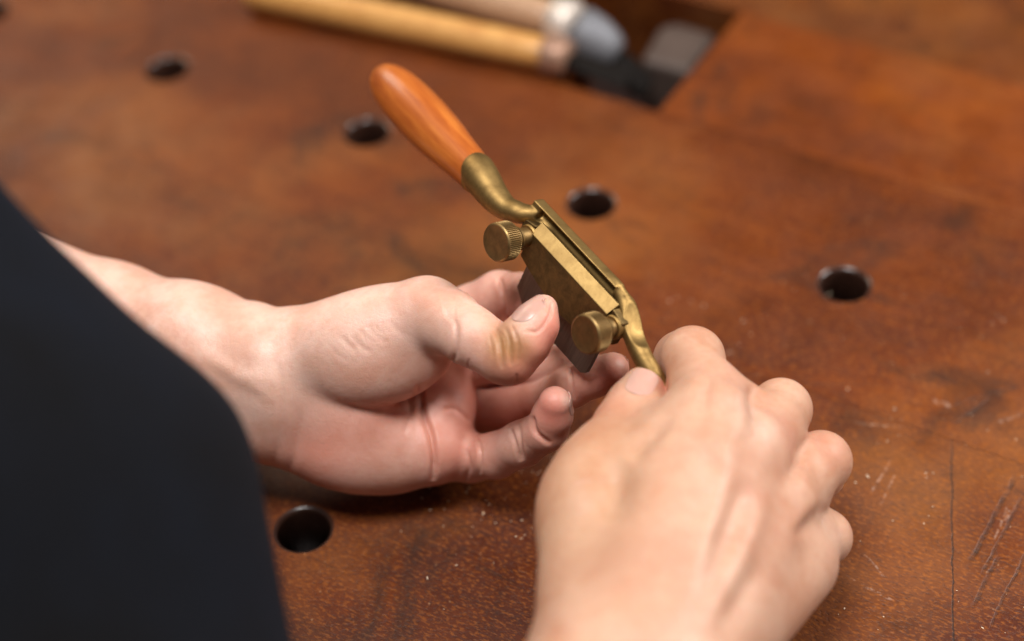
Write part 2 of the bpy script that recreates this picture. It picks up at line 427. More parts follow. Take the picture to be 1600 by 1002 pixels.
def creases(V, Nn, items):
    """skin folds: (line, half width mm, depth mm, nearest, farthest)"""
    x, y = pix(V); D = -V[:, 2]; disp = np.zeros(len(V))
    for pts, w, dep, d0, d1 in items:
        sl = smooth_line(pts); pxmm = D * 1.0 / FPX
        q, t = poly_dist(x, y, sl); q = q * pxmm
        taper = np.clip(np.minimum(t, 1 - t) * (5 if w < 1.5 else 2.6), 0, 1); taper = taper * taper * (3 - 2 * taper) if w >= 1.5 else taper ** .7
        mk = (Nn[:, 2] > .05) & (D > d0) & (D < d1) & (q < w * 4)
        disp[mk] -= (np.clip((Nn[:, 2] - .08) / .35, 0, 1) * dep * taper * (np.exp(-(q / w) ** 2) - .10 * np.exp(-((q - 2.1 * w) / w) ** 2)))[mk]
    return V + Nn * disp[:, None]
def paint(V, spots):
    """spots: (channel, px, py, D, radius mm, amount)"""
    T = np.zeros((len(V), 4), np.float32); T[:, 3] = 1
    for ch, px_, py_, D, r, amt in spots:
        c = C(px_, py_, D); d2 = ((V - c) ** 2).sum(1)
        T[:, ch] = 1 - (1 - T[:, ch]) * (1 - amt * np.exp(-d2 / (r * r)))
    return T
def add_tint(o, T):
    at = o.data.attributes.new('tint', 'FLOAT_COLOR', 'POINT'); at.data.foreach_set('color', T.astype(np.float32).ravel())

# ------------------------------------------------------------------ workbench
bench = empty('workbench', 'dark varnished wooden workbench top with round dog holes and a tool well', 'workbench', tuple(np.append(TO, 0) * MM))
bench_m = Matrix.Rotation(ANG, 4, 'Z'); bench_m.translation = Vector((TO[0] * MM, TO[1] * MM, 0))
THK = 58.0
HR = 10.0
def plank(u0, u1, v0, v1, holes=(), step=0.0, mat='bench', g_=.06):
    bm = bmesh.new()
    u0 += g_; u1 -= g_; v0 += g_; v1 -= g_
    hs = sorted(holes); cuts = [u0] + [(a[0] + b[0]) / 2 for a, b in zip(hs[:-1], hs[1:])] + [u1]
    if not hs: cuts = [u0, u1]
    vt = {}
    def V(x, y, z):
        key = (round(x, 3), round(y, 3), round(z, 3))
        if key not in vt: vt[key] = bm.verts.new((x * MM, y * MM, z * MM))
        return vt[key]
    for i in range(len(cuts) - 1):
        a, b = cuts[i], cuts[i + 1]
        if not hs:
            for z, rev in ((step, False), (-THK, True)):
                q = [V(a, v0, z), V(b, v0, z), V(b, v1, z), V(a, v1, z)]
                bm.faces.new(q[::-1] if rev else q)
        else:
            hu, hv = hs[i]; n = 64
            ang = [2 * math.pi * j / n for j in range(n)]
            ca = [math.atan2(y - hv, x - hu) % (2 * math.pi) for x, y in ((a, v0), (b, v0), (b, v1), (a, v1))]
            ang = sorted(set([round(t, 6) for t in ang + ca]))
            def edge(t):
                c_, s_ = math.cos(t), math.sin(t); L = 1e9
                if c_ > 1e-9: L = min(L, (b - hu) / c_)
                if c_ < -1e-9: L = min(L, (a - hu) / c_)
                if s_ > 1e-9: L = min(L, (v1 - hv) / s_)
                if s_ < -1e-9: L = min(L, (v0 - hv) / s_)
                return hu + L * c_, hv + L * s_
            rings = [(HR + 1.5, step), (HR + .7, step - .25), (HR + .1, step - 1.0), (HR, step - 2.5), (HR, -THK)]
            for t0, t1 in zip(ang, ang[1:] + ang[:1]):
                e0, e1 = edge(t0), edge(t1)
                def rp(r, z, t): return V(hu + r * math.cos(t), hv + r * math.sin(t), z)
                bm.faces.new([rp(*rings[0], t0), V(*e0, step), V(*e1, step), rp(*rings[0], t1)])
                for r0, r1 in zip(rings[:-1], rings[1:]):
                    f = bm.faces.new([rp(*r0, t0), rp(*r0, t1), rp(*r1, t1), rp(*r1, t0)]); f.smooth = True; f.material_index = 1
                bm.faces.new([rp(HR, -THK, t1), V(*e1, -THK), V(*e0, -THK), rp(HR, -THK, t0)])
    # sides
    bm.verts.ensure_lookup_table()
    top = [e for e in bm.edges if len(e.link_faces) == 1 and abs(e.verts[0].co.z - step * MM) < 1e-7 and abs(e.verts[1].co.z - step * MM) < 1e-7]
    for e in top:
        x, y = e.verts
        lx = V(x.co.x / MM, x.co.y / MM, -THK) if False else bm.verts.new((x.co.x, x.co.y, -THK * MM)); ly = bm.verts.new((y.co.x, y.co.y, -THK * MM))
        bm.faces.new([x, y, ly, lx])
    bmesh.ops.remove_doubles(bm, verts=bm.verts, dist=1e-6)
    bmesh.ops.recalc_face_normals(bm, faces=bm.faces)
    me = bpy.data.meshes.new('plank'); bm.to_mesh(me); bm.free(); me.materials.append(M[mat]); me.materials.append(M['bore'])
    o = bpy.data.objects.new('plank', me); scn.collection.objects.link(o)
    plank.i = getattr(plank, 'i', -1) + 1; o.pass_index = (0, 3, 1, 5, 0, 7)[plank.i % 6]
    o.color = ((.66, .51, .32, 1), (.90, .74, .50, 1), (.66, .51, .32, 1), (.56, .46, .38, 1), (.54, .40, .25, 1), (.66, .51, .32, 1))[plank.i % 6]
    o.matrix_world = bench_m; keep(o, bench)
    return o
jv = (uv_of(1470, 682)[1] + uv_of(1245, 602)[1]) / 2
wu, wv0 = 235.9, 73.7; wv1 = 166.0
h5 = uv_of(474, 827)
plank(-700, 900, jv, wv0, [(-480, 0), (-360, 0), (-240, 0)] + [(120 * i, 0) for i in range(-1, 7)])
plank(wu, 900, wv0, wv1, g_=.3)                                   # right of the tool well
plank(-700, -330, wv0, wv1)
plank(-700, 900, wv1, wv1 + 260, step=-.15)
plank(-700, 900, -640, jv, [(-240, h5[1]), (0, h5[1]), h5, (480, h5[1]), (720, h5[1])], step=-.1)
# floor of the tool well, and the bearer under the boards
def slab(name, u0, u1, v0, v1, z0, z1, mat, parent, bev=.0006):
    bm = bmesh.new(); bmesh.ops.create_cube(bm, size=1)
    bmesh.ops.scale(bm, vec=((u1 - u0) * MM, (v1 - v0) * MM, (z1 - z0) * MM), verts=bm.verts)
    bmesh.ops.translate(bm, vec=((u0 + u1) / 2 * MM, (v0 + v1) / 2 * MM, (z0 + z1) / 2 * MM), verts=bm.verts)
    o = bm_obj(name, bm, mat); o.matrix_world = bench_m; bevel(o, bev)
    if parent: keep(o, parent)
    return o
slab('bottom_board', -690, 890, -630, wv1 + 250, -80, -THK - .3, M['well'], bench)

# ------------------------------------------------------------------ tools lying over the well
def lathe(name, P0, P1, prof, mat, parent, seg=40, flat=1.0):
    """turned shape from P0 to P1 (world mm); prof = [(t, radius)]"""
    P0 = np.array(P0, float); P1 = np.array(P1, float); ax = P1 - P0; L = np.linalg.norm(ax); ax /= L
    V = []; F = []
    for t, r in prof:
        for j in range(seg):
            a = 2 * math.pi * j / seg; V.append(((r * math.cos(a)) * MM, (r * flat * math.sin(a)) * MM, t * L * MM))
    for i in range(len(prof) - 1):
        for j in range(seg):
            F.append((i * seg + j, i * seg + (j + 1) % seg, (i + 1) * seg + (j + 1) % seg, (i + 1) * seg + j))
    F.append(tuple(range(seg))[::-1]); F.append(tuple((len(prof) - 1) * seg + j for j in range(seg)))
    o = mesh_obj(name, V, F, mat)
    q = Vector(ax).to_track_quat('Z', 'Y').to_matrix().to_4x4(); q.translation = Vector(P0 * MM)
    o.matrix_world = q
    if parent: keep(o, parent)
    return o

def chisel_like(label, a, b, r, mat, ferr, fmat, name):
    root = empty(name, label, 'chisel', tuple(np.array(b) * MM), 'chisels lying across the tool well')
    n = 14
    prof = [(0, r * .55), (.01, r * .85), (.03, r), (.5, r * 1.02), (.9, r * .97), (.985, r * .9), (1, r * .8)]
    lathe('handle', a, b, prof, mat, root)
    return root
A0 = ray_table(385, -14, 9); A1 = ray_table(862, 86, 9)
plank(-329, uv_of(898, 96)[0], wv0, wv0 + 34)
ch1 = chisel_like('long golden ash handled chisel lying nearest the camera over the tool well', A0, A1, 8.4, M['ash'], None, None, 'chisel')
d1 = (A1 - A0) / np.linalg.norm(A1 - A0)
lathe('ferrule', A1 - d1 * 3, A1 + d1 * 9, [(0, 9.9), (.1, 10.2), (.8, 9.6), (1, 8.4)], M['copper'], ch1)
lathe('blade', A1 + d1 * 8.5, A1 + d1 * 40 + np.array([0, -1, -5]), [(0, 4), (.1, 5.4), (.3, 7), (.9, 7), (1, 6)], M['dark_steel'], ch1, flat=.3)
B0 = ray_table(560, -55, 13); B1 = ray_table(868, 32, 13)
d2 = (B1 - B0) / np.linalg.norm(B1 - B0)
ch2 = chisel_like('pale brown handled chisel with a white ferrule and grey socket behind the golden one', B0, B1, 9.8, M['beech'], None, None, 'chisel')
lathe('ferrule', B1 - d2 * 1, B1 + d2 * 11, [(0, 11.0), (.15, 12.2), (.85, 12.2), (1, 11.0)], M['ferrule'], ch2)
S1 = B1 + d2 * 10.5; S2 = ray_table(962, 88, 0)
lathe('socket', S1, S2, [(0, 10.5), (.12, 12), (.5, 12.2), (.8, 10.5), (1, 8)], M['socket'], ch2)
lathe('blade', S2 - d2 * 3, ray_table(1010, 140, -18), [(0, 7.5), (.3, 10), (.9, 10), (1, 8)], M['dark_steel'], ch2, flat=.5)

# grey wooden block lying in the well
def prism(name, pts, z0, z1, mat, bev=.001):
    bm = bmesh.new()
    lo = [bm.verts.new((p[0] * MM, p[1] * MM, z0 * MM)) for p in pts]; hi = [bm.verts.new((p[0] * MM, p[1] * MM, z1 * MM)) for p in pts]
    bm.faces.new(lo[::-1]); bm.faces.new(hi); n = len(pts)
    for i in range(n): bm.faces.new([lo[i], lo[(i + 1) % n], hi[(i + 1) % n], hi[i]])
    o = bm_obj(name, bm, mat); bevel(o, bev, 3); return o
blk = prism('wooden_block', [ray_table(*q, -14)[:2] for q in ((1000, 92), (1078, 112), (1122, 50), (1056, 31), (1030, 40))], -57.5, -14, M['block'], .004)
blk['label'] = 'grey brown wooden block lying in the end of the dark tool well'; blk['category'] = 'block'

# ------------------------------------------------------------------ spokeshave
def unit(v): v = np.array(v, float); return v / np.linalg.norm(v)
SX = unit((.585, -.66, .472)); SN = np.array([-.75, -.15, .64]); SN = unit(SN - SX * (SN @ SX)); SB = np.cross(SN, SX)
SO = C(888, 440, 617)
def L(x, b, n): return SO + SX * x + SB * b + SN * n
shave_loc = to_world(SO)
shave = empty('spokeshave', 'small brass spokeshave with orange turned wooden handles held between both hands', 'spokeshave', tuple(shave_loc))
R3 = ROT @ np.stack([SX, SB, SN], 1)
LM = Matrix(R3.tolist()).to_4x4(); LM.translation = Vector(shave_loc)
def local_obj(o): o.matrix_world = LM; keep(o, shave); return o

# cast brass frame with both necks, in the tool's own axes
def S_(px, py, D):       # pixel place -> tool axes
    d = C(px, py, D) - SO; return np.array([d @ SX, d @ SB, d @ SN])
g = Grid((-75, -14, -32), (56, 34, 26), .45)
F = g.field()
def add_box(g, F, lo, hi, r, kk, sub=False):
    lo = np.array(lo, float); hi = np.array(hi, float); c = (lo + hi) / 2; hf = (hi - lo) / 2 - r
    sl = g.box(lo - kk - 3, hi + kk + 3); X, Y, Z = g.xyz(sl)
    qx, qy, qz = np.abs(X - c[0]) - hf[0], np.abs(Y - c[1]) - hf[1], np.abs(Z - c[2]) - hf[2]
    d = np.sqrt(np.maximum(qx, 0) ** 2 + np.maximum(qy, 0) ** 2 + np.maximum(qz, 0) ** 2) + np.minimum(np.maximum(np.maximum(qx, qy), qz), 0) - r
    F[sl] = -smin(-F[sl], d.astype(np.float32), kk) if sub else smin(F[sl], d.astype(np.float32), kk)
add_box(g, F, (-27, -9, -13), (23, 4, -6.3), 1.0, .5); add_box(g, F, (-27, -2, -8.7), (19, 9.0, -6.3), .6, .6)
add_box(g, F, (-31.5, 6.6, -8.9), (15.5, 10.1, -4.3), .2, .4)
neckL = [(S_(744, 266, 648), 6.4), (S_(756, 284, 644), 6.0), (S_(775, 311, 639), 4.9), (S_(794, 328, 635), 3.7), (S_(813, 335, 632), 2.7), (S_(830, 334, 631), 2.2), (np.array([-26, 6.8, -7.3]), 1.6)]
chain(g, F, spline(neckL), 1.0)
neckR = [(np.array([8, 8.0, -6.9]), 1.8), (np.array([13.5, 8.1, -6.8]), 2.0), (S_(975, 474, 610), 2.6), (S_(984, 502, 608), 3.5), (S_(992, 530, 606), 3.2), (S_(1002, 554, 603), 3.1), (S_(1018, 583, 601), 3.2), (S_(1036, 612, 601), 3.4), (S_(1056, 640, 599), 4.8)]
chain(g, F, spline(neckR), 1.0)
add_cone(g, F, (-24, 4, -8.5), S_(808, 328, 633), 2.2, 2.6, 3); add_cone(g, F, (20, 4, -9.5), S_(982, 505, 609), 2.6, 2.4, 3)

# concave channel beside the ridge
X, Y, Z = g.xyz((slice(None),) * 3)
ch = np.sqrt((Y - 7.1) ** 2 + (Z + 5.0) ** 2) - 2.1; ch = np.maximum(ch, np.abs(X + 6) - 21) + 0 * X
F = -smin(-F, ch.astype(np.float32), .8)
# flat filed facet where the right arm leaves the body
fn = unit(np.array([np.dot(unit((.5, .25, .83)), a) for a in (SX, SB, SN)])); fc = S_(984, 500, 608) + fn * 1.7
pl = (X - fc[0]) * fn[0] + (Y - fc[1]) * fn[1] + (Z - fc[2]) * fn[2]
rr2 = (X - fc[0]) ** 2 + (Y - fc[1]) ** 2 + (Z - fc[2]) ** 2
pl = pl - 5.0 * np.clip(rr2 / 150, 0, 1) ** 1.5
pl = np.where((X > 16.3) & ((X - fc[0]) ** 2 + (Y - fc[1]) ** 2 + (Z - fc[2]) ** 2 < 150), pl, -20).astype(np.float32)
F = -smin(-F, -pl, .3)
V, Q = surface(g, F, 2)
o = mesh_obj('frame', V * MM, Q, M['brass']); local_obj(o)

# clamping plate: bevel with its bright reflection in the colour, dull sand-cast face
def extrude_poly(name, rings, mat):
    """rings: lists of (x,b,n) loops with the same count, stacked"""
    bm = bmesh.new(); vs = [[bm.verts.new(tuple(np.array(p) * MM)) for p in r] for r in rings]; n = len(rings[0])
    bm.faces.new(vs[0][::-1]); bm.faces.new(vs[-1])
    for a, b in zip(vs[:-1], vs[1:]):
        for i in range(n): bm.faces.new([a[i], a[(i + 1) % n], b[(i + 1) % n], b[i]])
    bmesh.ops.recalc_face_normals(bm, faces=bm.faces)
    return bm_obj(name, bm, mat)
low = [(-23.5, -8.0), (-18, -9.6), (-12, -11.0), (-5, -12.4), (3, -13.0), (9, -12.6), (15, -11.0), (20.5, -8.0)]
outer = low + [(20.5, 6.6), (-23.5, 6.6)]
inner = low + [(20.0, 2.6), (-23.3, 2.6)]
cap = extrude_poly('clamp_plate', [[(x, b, -4.0) for x, b in outer], [(x, b, -3.4) for x, b in outer], [(x, b, 0) for x, b in inner]], M['brass_cap'])
cap.data.materials.append(M['brass_bevel_shine'])
for f in cap.data.polygons:
    if f.normal.y > .3 and f.normal.z > .3: f.material_index = 1
local_obj(cap); bevel(cap, .00035, 2, 20)
for x0, x1 in ((-29.5, -23.4), (20.4, 27)):
    e = [(x0, -6), (x1, -7.6), (x1, 5.2), (x0, 3.8)]
    e = e if x0 < 0 else [(x0, -7.6), (x1, -6), (x1, 3.8), (x0, 5.2)]
    o = extrude_poly('plate_lug', [[(x, b, -4.4) for x, b in e], [(x, b, -1.2) for x, b in e]], M['brass_cap']); local_obj(o); bevel(o, .0006, 3)
# blade
bl = [(-22, -22.5), (-15, -27.4), (19, -27.4), (21, -25.5), (21, 4), (-22, 4)]
o = extrude_poly('blade', [[(x, b, -6.1) for x, b in bl], [(x, b, -4.2) for x, b in bl]], M['steel']); local_obj(o); bevel(o, .00025, 2)

# thumbscrews with straight knurling
def knob(x, b, n1):
    seg = 180; prof = []
    def ring(n, r, kn=0): prof.append((n, r, kn))
    for n, r, kn in ((-5, 3.4, 0), (n1 - 10.2, 3.4, 0), (n1 - 10.1, 4.3, 0), (n1 - 9.2, 4.4, 0), (n1 - 9.0, 3.7, 0), (n1 - 8.5, 3.7, 0), (n1 - 8.3, 4.9, 0), (n1 - 7.4, 5.0, 0), (n1 - 7.2, 4.3, 0), (n1 - 6.3, 4.3, 0),
                     (n1 - 6.2, 6.0, 0), (n1 - 6.0, 6.8, 0), (n1 - 5.7, 7.0, .22), (n1 - 1.0, 7.0, .22), (n1 - .6, 6.9, 0), (n1 - .2, 6.65, 0), (n1, 6.2, 0), (n1 - .12, 5.8, 0), (n1 - .15, 3, 0), (n1 - .15, .01, 0)): ring(n, r, kn)
    V = []; F = []
    for n, r, kn in prof:
        for j in range(seg):
            a = 2 * math.pi * j / seg; rr = r - (kn * 2.0 if (j % 3 == 0) else 0)
            V.append(((x + rr * math.cos(a)) * MM, (b + rr * math.sin(a)) * MM, n * MM))
    for i in range(len(prof) - 1):
        for j in range(seg): F.append((i * seg + j, i * seg + (j + 1) % seg, (i + 1) * seg + (j + 1) % seg, (i + 1) * seg + j))
    o = mesh_obj('thumbscrew', V, F, M['brass_knob']); o.data.polygons.foreach_set('use_smooth', [i // seg != 12 for i in range(len(F))])
    local_obj(o); e = o.modifiers.new('split', 'EDGE_SPLIT'); e.split_angle = math.radians(38)
    return o
knob(-24.5, -.3, 14.5); knob(23.8, -.4, 12.2)
# screw seats
for x in (-24.5, 23.8):
    V = []; F = []; seg = 40
    for n, r in ((-8, 4.4), (-.7, 4.4), (-.2, 4.0), (-.2, 2.6)):
        for j in range(seg): a = 2 * math.pi * j / seg; V.append(((x + r * math.cos(a)) * MM, (-.3 + r * math.sin(a)) * MM, n * MM))
    for i in range(3):
        for j in range(seg): F.append((i * seg + j, i * seg + (j + 1) % seg, (i + 1) * seg + (j + 1) % seg, (i + 1) * seg + j))
    o = mesh_obj('screw_seat', V, F, M['brass']); local_obj(o); o.modifiers.new('s', 'EDGE_SPLIT')

HP = [(0, 6.75), (.01, 7.0), (.06, 7.35), (.14, 8.1), (.3, 9.6), (.45, 10.4), (.6, 10.6), (.72, 10.3), (.82, 9.5), (.9, 8.1), (.95, 6.4), (.98, 4.4), (.995, 2.2), (1, .1)]
def dense(prof, n=46):
    t = np.array([p[0] for p in prof]); r = np.array([p[1] for p in prof])
    out = []
    pts = smooth_line([(a, b) for a, b in prof], 4)
    return [(float(np.clip(p[0], 0, 1)), float(max(p[1], .05))) for p in pts]
hw0, hw1 = to_world(C(746, 274, 648)) / MM, to_world(C(591, 113, 690)) / MM
lathe('handle', hw0, hw1, [(t, q * (1 - .07 * min(1, t / .2))) for t, q in dense(HP)], M['handle'], shave, 64)
ax = hw1 - hw0; ax /= np.linalg.norm(ax)
lathe('ferrule', hw0 - ax * 2, hw0 + ax * .25, [(0, 6.3), (.3, 6.9), (.9, 7.05), (1, 6.8)], M['brass'], shave, 48)
hr0, hr1 = to_world(C(1062, 650, 597)) / MM, to_world(C(1170, 760, 588)) / MM
lathe('handle', hr0, hr1, [(t, r * .8) for t, r in dense(HP)], M['handle'], shave, 48)

# ------------------------------------------------------------------ the person: two arms and a dark shirt
person = empty('person', 'person in a dark navy shirt holding a brass spokeshave with both bare hands', 'person', tuple(to_world(C(100, 900, 560))))

# ---- left arm, palm turned to the camera
H_ = .62
g = Grid((-215, -72, -735), (52, 60, -590), H_)
P = g.field()
def cn(a, b, k_=8): add_cone(g, P, C(*a[:3]), C(*b[:3]), a[3], b[3], k_)
# forearm
cn((428, 556, 655, 15.5), (300, 531, 664, 17.8), 16); cn((300, 531, 664, 17.8), (180, 497, 678, 19), 16); cn((180, 497, 678, 19), (-180, 372, 712, 24), 10)
cn((420, 655, 662, 15), (300, 640, 672, 18), 12); cn((300, 640, 672, 18), (-180, 560, 722, 24), 12)
cn((420, 600, 652, 15), (200, 565, 674, 20), 12)
add_ell(g, P, C(398, 500, 660), np.eye(3), (6.5, 6.2, 7), 3)
# wrist to palm
cn((425, 560, 655, 15.5), (520, 560, 655, 17), 10); cn((425, 650, 661, 14.5), (520, 680, 664, 16), 10)
# back of hand
cn((430, 590, 668, 12), (690, 510, 682, 11), 8); cn((430, 610, 670, 12), (700, 565, 684, 11), 8)
cn((430, 640, 670, 12), (702, 630, 682, 10.5), 8); cn((440, 660, 668, 12), (690, 700, 674, 10.5), 8)
# hypothenar pad, distal pad
a_ = math.radians(-8); axh = np.array([[math.cos(a_), math.sin(a_), 0], [-math.sin(a_), math.cos(a_), 0], [0, 0, 1]])
add_ell(g, P, C(560, 690, 661), axh, (31, 19.5, 17), 6)
cn((620, 700, 664, 15), (672, 700, 662, 13.2), 6)
cn((690, 635, 665, 11.8), (682, 700, 660, 12.0), 5); cn((694, 560, 676, 11.5), (690, 635, 665, 11.8), 5)
cn((440, 615, 655, 14), (560, 640, 656, 13.5), 7)
# thenar
a_ = math.radians(14); axt = np.array([[math.cos(a_), math.sin(a_), 0], [-math.sin(a_), math.cos(a_), 0], [0, 0, 1]])
T_ = g.field()
add_ell(g, T_, C(592, 545, 645), axt, (29, 20.5, 17), 3)
add_cone(g, T_, C(470, 545, 652), C(672, 492, 638), 15.5, 12.8, 8)
P = smin(P, T_, 3.2)
F = P.copy()
fin = 2.2
fingers = [
 [(C(690, 508, 684), 10.5), (C(735, 486, 672), 9.6), (C(780, 462, 664), 9.0), (C(816, 462, 655), 8.2), (C(850, 478, 649), 7.6), (C(868, 486, 646), 6.8)],
 [(C(702, 565, 684), 10), (C(800, 560, 672), 9.2), (C(850, 572, 660), 8.2), (C(893, 572, 649), 7.4), (C(912, 570, 646), 6.6)],
 [(C(704, 628, 686), 9.6), (C(760, 640, 682), 9.2), (C(806, 636, 674), 8.8), (C(850, 622, 660), 7.9), (C(893, 604, 644), 7.4), (C(930, 589, 637), 7.0), (C(957, 577, 633), 6.0)],
 [(C(690, 706, 671), 10), (C(735, 716, 665), 8.8), (C(775, 712, 652), 8.2), (C(815, 694, 641), 8.1), (C(854, 672, 629), 7.4), (C(863, 650, 624), 6.9), (C(867, 629, 619), 5.7)],
]
for f in fingers: add_part(g, F, P, f, fin, 4.0)
thumb = [(C(665, 490, 638), 13.2), (C(700, 503, 630), 11.6), (C(735, 525, 622), 10.3), (C(788, 556, 615), 9.6), (C(797, 556, 613), 9.5), (C(820, 532, 611), 9.0), (C(837, 508, 611), 7.7), (C(849, 483, 612), 5.0)]
sl = g.box(*chain_box(thumb, 8)); f = g.field(); chain(g, f, thumb, 2.0)
F[sl] = np.minimum(F[sl], smin(P[sl], f[sl], 3.0))
V, Q = surface(g, F, 2)
Nn = vnormals(V, Q)
cr = [
 ([(713, 500), (713, 530), (711, 556), (704, 570)], .9, .7, 600, 650),        # thenar over thumb
 ([(650, 636), (610, 646), (570, 642), (525, 628)], 1.0, .5, 600, 665),
 ([(655, 600), (660, 645), (673, 680), (678, 720), (677, 752)], 1.1, 2.1, 600, 676),
 ([(634, 620), (640, 650), (630, 680)], .8, .4, 600, 672),
 ([(455, 620), (468, 660), (458, 720), (440, 760)], 1.6, .45, 600, 690),
 ([(430, 560), (440, 610), (436, 680), (425, 740)], 1.2, .25, 600, 690),
 ([(745, 680), (750, 705), (750, 742)], .55, 1.1, 600, 668),
 ([(797, 668), (804, 690), (812, 722)], .6, .9, 600, 655), ([(810, 660), (812, 690), (817, 720)], .7, 1.0, 600, 655),
 ([(832, 650), (837, 675), (860, 694)], .75, 1.1, 600, 650),
 ([(780, 432), (784, 460), (791, 500)], .8, 1.4, 640, 690),
 ([(892, 575), (893, 600), (897, 625)], .6, .7, 620, 665),
 ([(690, 640), (712, 640), (735, 660)], .8, .6, 640, 680),
 ([(727, 700), (733, 730), (722, 762)], .8, .6, 640, 690),
]
for ln, w_, d_ in (([(771, 508), (781, 535), (785, 577)], .8, .75), ([(790, 512), (797, 540), (799, 573)], .6, .5), ([(806, 518), (811, 545), (807, 568)], .5, .3),
                   ([(780, 518), (789, 530), (791, 550)], .4, .3), ([(764, 520), (769, 545), (768, 560)], .5, .2), ([(799, 508), (804, 520), (806, 532)], .4, .3)):
    cr.append((ln, w_, d_, 590, 640))          # knuckle wrinkles of the thumb
cr.append(([(808, 584), (807, 600)], .4, .4, 590, 640)); cr.append(([(733, 560), (729, 585)], .4, .35, 590, 640))
for i in range(9):                                     # fine oblique lines on the thenar
    x = 512 + i * 12 + rng.uniform(-4, 4); y = 548 - i * 5 + rng.uniform(-6, 6); l_ = rng.uniform(.6, 1.2)
    cr.append(([(x, y - 14 * l_), (x + 14 * l_, y + 2), (x + 30 * l_, y + 12 * l_)], rng.uniform(.6, 1.1), rng.uniform(.08, .2), 590, 650))
for i in range(5): cr.append(([(690 + i * 5, 452 + i * 3), (694 + i * 4, 475 + i * 3), (700 + i * 3, 500 + i * 2)], .5, .22, 590, 650))
for i in range(3): cr.append(([(340 + i * 26, 560 + i * 20), (380 + i * 20, 600 + i * 8), (420, 612 + i * 10)], 1.8, -.15, 600, 690))
cr.append(([(300, 540), (370, 585), (450, 600)], 2.8, -.6, 600, 690))
# skin fold around the thumb nail
cr.append(([(862, 472), (860, 490), (850, 508), (838, 519), (820, 516)], .5, .55, 590, 630))
V = creases(V, Nn, cr)
o = mesh_obj('arm', to_world(V), Q, M['skin']); o['label'] = 'left hand and forearm, palm turned up'
tint = paint(V, [
 (0, 520, 700, 645, 22, .38), (0, 470, 720, 650, 14, .25), (0, 600, 640, 645, 12, .25), (0, 640, 520, 630, 14, .12), (0, 690, 690, 650, 13, .28), (0, 700, 740, 655, 10, .3),
 (0, 862, 560, 608, 12, .5), (0, 870, 520, 606, 9, .6), (0, 810, 590, 605, 10, .45), (0, 740, 560, 612, 9, .15), (0, 735, 450, 660, 16, .25), (0, 800, 450, 650, 12, .2),
 (0, 950, 590, 628, 9, .72), (0, 905, 600, 640, 8, .4), (0, 860, 645, 616, 9, .75), (0, 845, 680, 625, 8, .3), (0, 790, 635, 660, 30, .5), (0, 780, 715, 645, 9, .18), (0, 700, 620, 660, 12, .4),  # broad red spot on the ring finger paints in the shade under the thumb
 (1, 788, 545, 605, 6.5, .62), (1, 812, 540, 604, 5.5, .5), (1, 790, 522, 608, 6, .4),
 (2, 650, 540, 622, 10, .3), (2, 975, 570, 625, 3.0, .6), (2, 888, 625, 615, 2.5, .5), (2, 470, 600, 640, 14, .25), (2, 400, 640, 650, 20, .2)])
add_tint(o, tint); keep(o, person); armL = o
bvhL = BVHTree.FromPolygons([tuple(v) for v in V], [tuple(map(int, q)) for q in Q])

def nail(bvh, centre, axis, normal, Ln, Wd, parent, lift=.22, curve=.15):
    axis = unit(axis); normal = np.array(normal, float); normal = unit(normal - axis * (normal @ axis)); side = np.cross(axis, normal)
    nt, ns = 16, 13; V = []; ok = []
    for i in range(nt):
        t = i / (nt - 1)
        wf = (1 - (1 - min(t / .28, 1)) ** 2.2) ** .5 * .92 + .0
        wf = max(wf, .02)
        if t > .8: wf *= max(1 - ((t - .8) / .2) ** 2 * .55, .05)
        for j in range(ns):
            s = -1 + 2 * j / (ns - 1)
            dome = 0.10 * Ln * (1 - s * s) if t > .8 else 0
            p = centre + axis * ((t - .5) * Ln + (dome * (t - .8) / .2 if t > .8 else 0) - .12 * Ln * (1 - s * s) * max(0, 1 - t / .3) * .0) + side * (s * Wd / 2 * wf)
            hit, nn, _, _ = bvh.ray_cast(Vector(p + normal * 14), Vector(-normal), 30)
            if hit is None: hit, nn, _, _ = bvh.find_nearest(Vector(p))
            V.append(np.array(hit) + normal * (lift + curve * (1 - s * s) + .35 * t * t))
    # the free edge is held out nearly straight where the fingertip rounds off beneath it
    for j in range(ns):
        for i in range(2, nt):
            q = i * ns + j
            step = V[q] - V[q - ns]; prev = V[q - ns] - V[q - 2 * ns]
            if i > nt * .62: V[q] = V[q - ns] + (step * .45 + prev * .55)
    F = [(i * ns + j, i * ns + j + 1, (i + 1) * ns + j + 1, (i + 1) * ns + j) for i in range(nt - 1) for j in range(ns - 1)]
    o = mesh_obj('fingernail', to_world(np.array(V)), F, M['nail'])
    sm = o.modifiers.new('smooth', 'SMOOTH'); sm.iterations = 8; sm.factor = .5
    so = o.modifiers.new('solid', 'SOLIDIFY'); so.thickness = .0005; so.offset = -1
    ss = o.modifiers.new('sub', 'SUBSURF'); ss.levels = 1; ss.render_levels = 2
    keep(o, parent); return o
nail(bvhL, C(831, 486, 608), C(850, 460, 609) - C(821, 512, 607), (-.74, .46, .48), 13.2, 11, armL)
nail(bvhL, C(888, 632, 620), C(872, 612, 614) - C(868, 655, 624), (.97, .1, -.05), 8.5, 8, armL)
nail(bvhL, C(970, 566, 636), C(982, 566, 634) - C(945, 583, 638), (.45, .75, -.5), 9, 8, armL)

# ---- right arm, back of the hand to the camera
g = Grid((-60, -180, -645), (126, 4, -470), .75)
P = g.field()
def cn(a, b, k_=8): add_cone(g, P, C(*a[:3]), C(*b[:3]), a[3], b[3], k_)
# forearm out of the picture, wrist
cn((935, 1070, 520, 23), (770, 1400, 470, 30), 14); cn((1040, 1075, 525, 20), (920, 1420, 480, 28), 14)
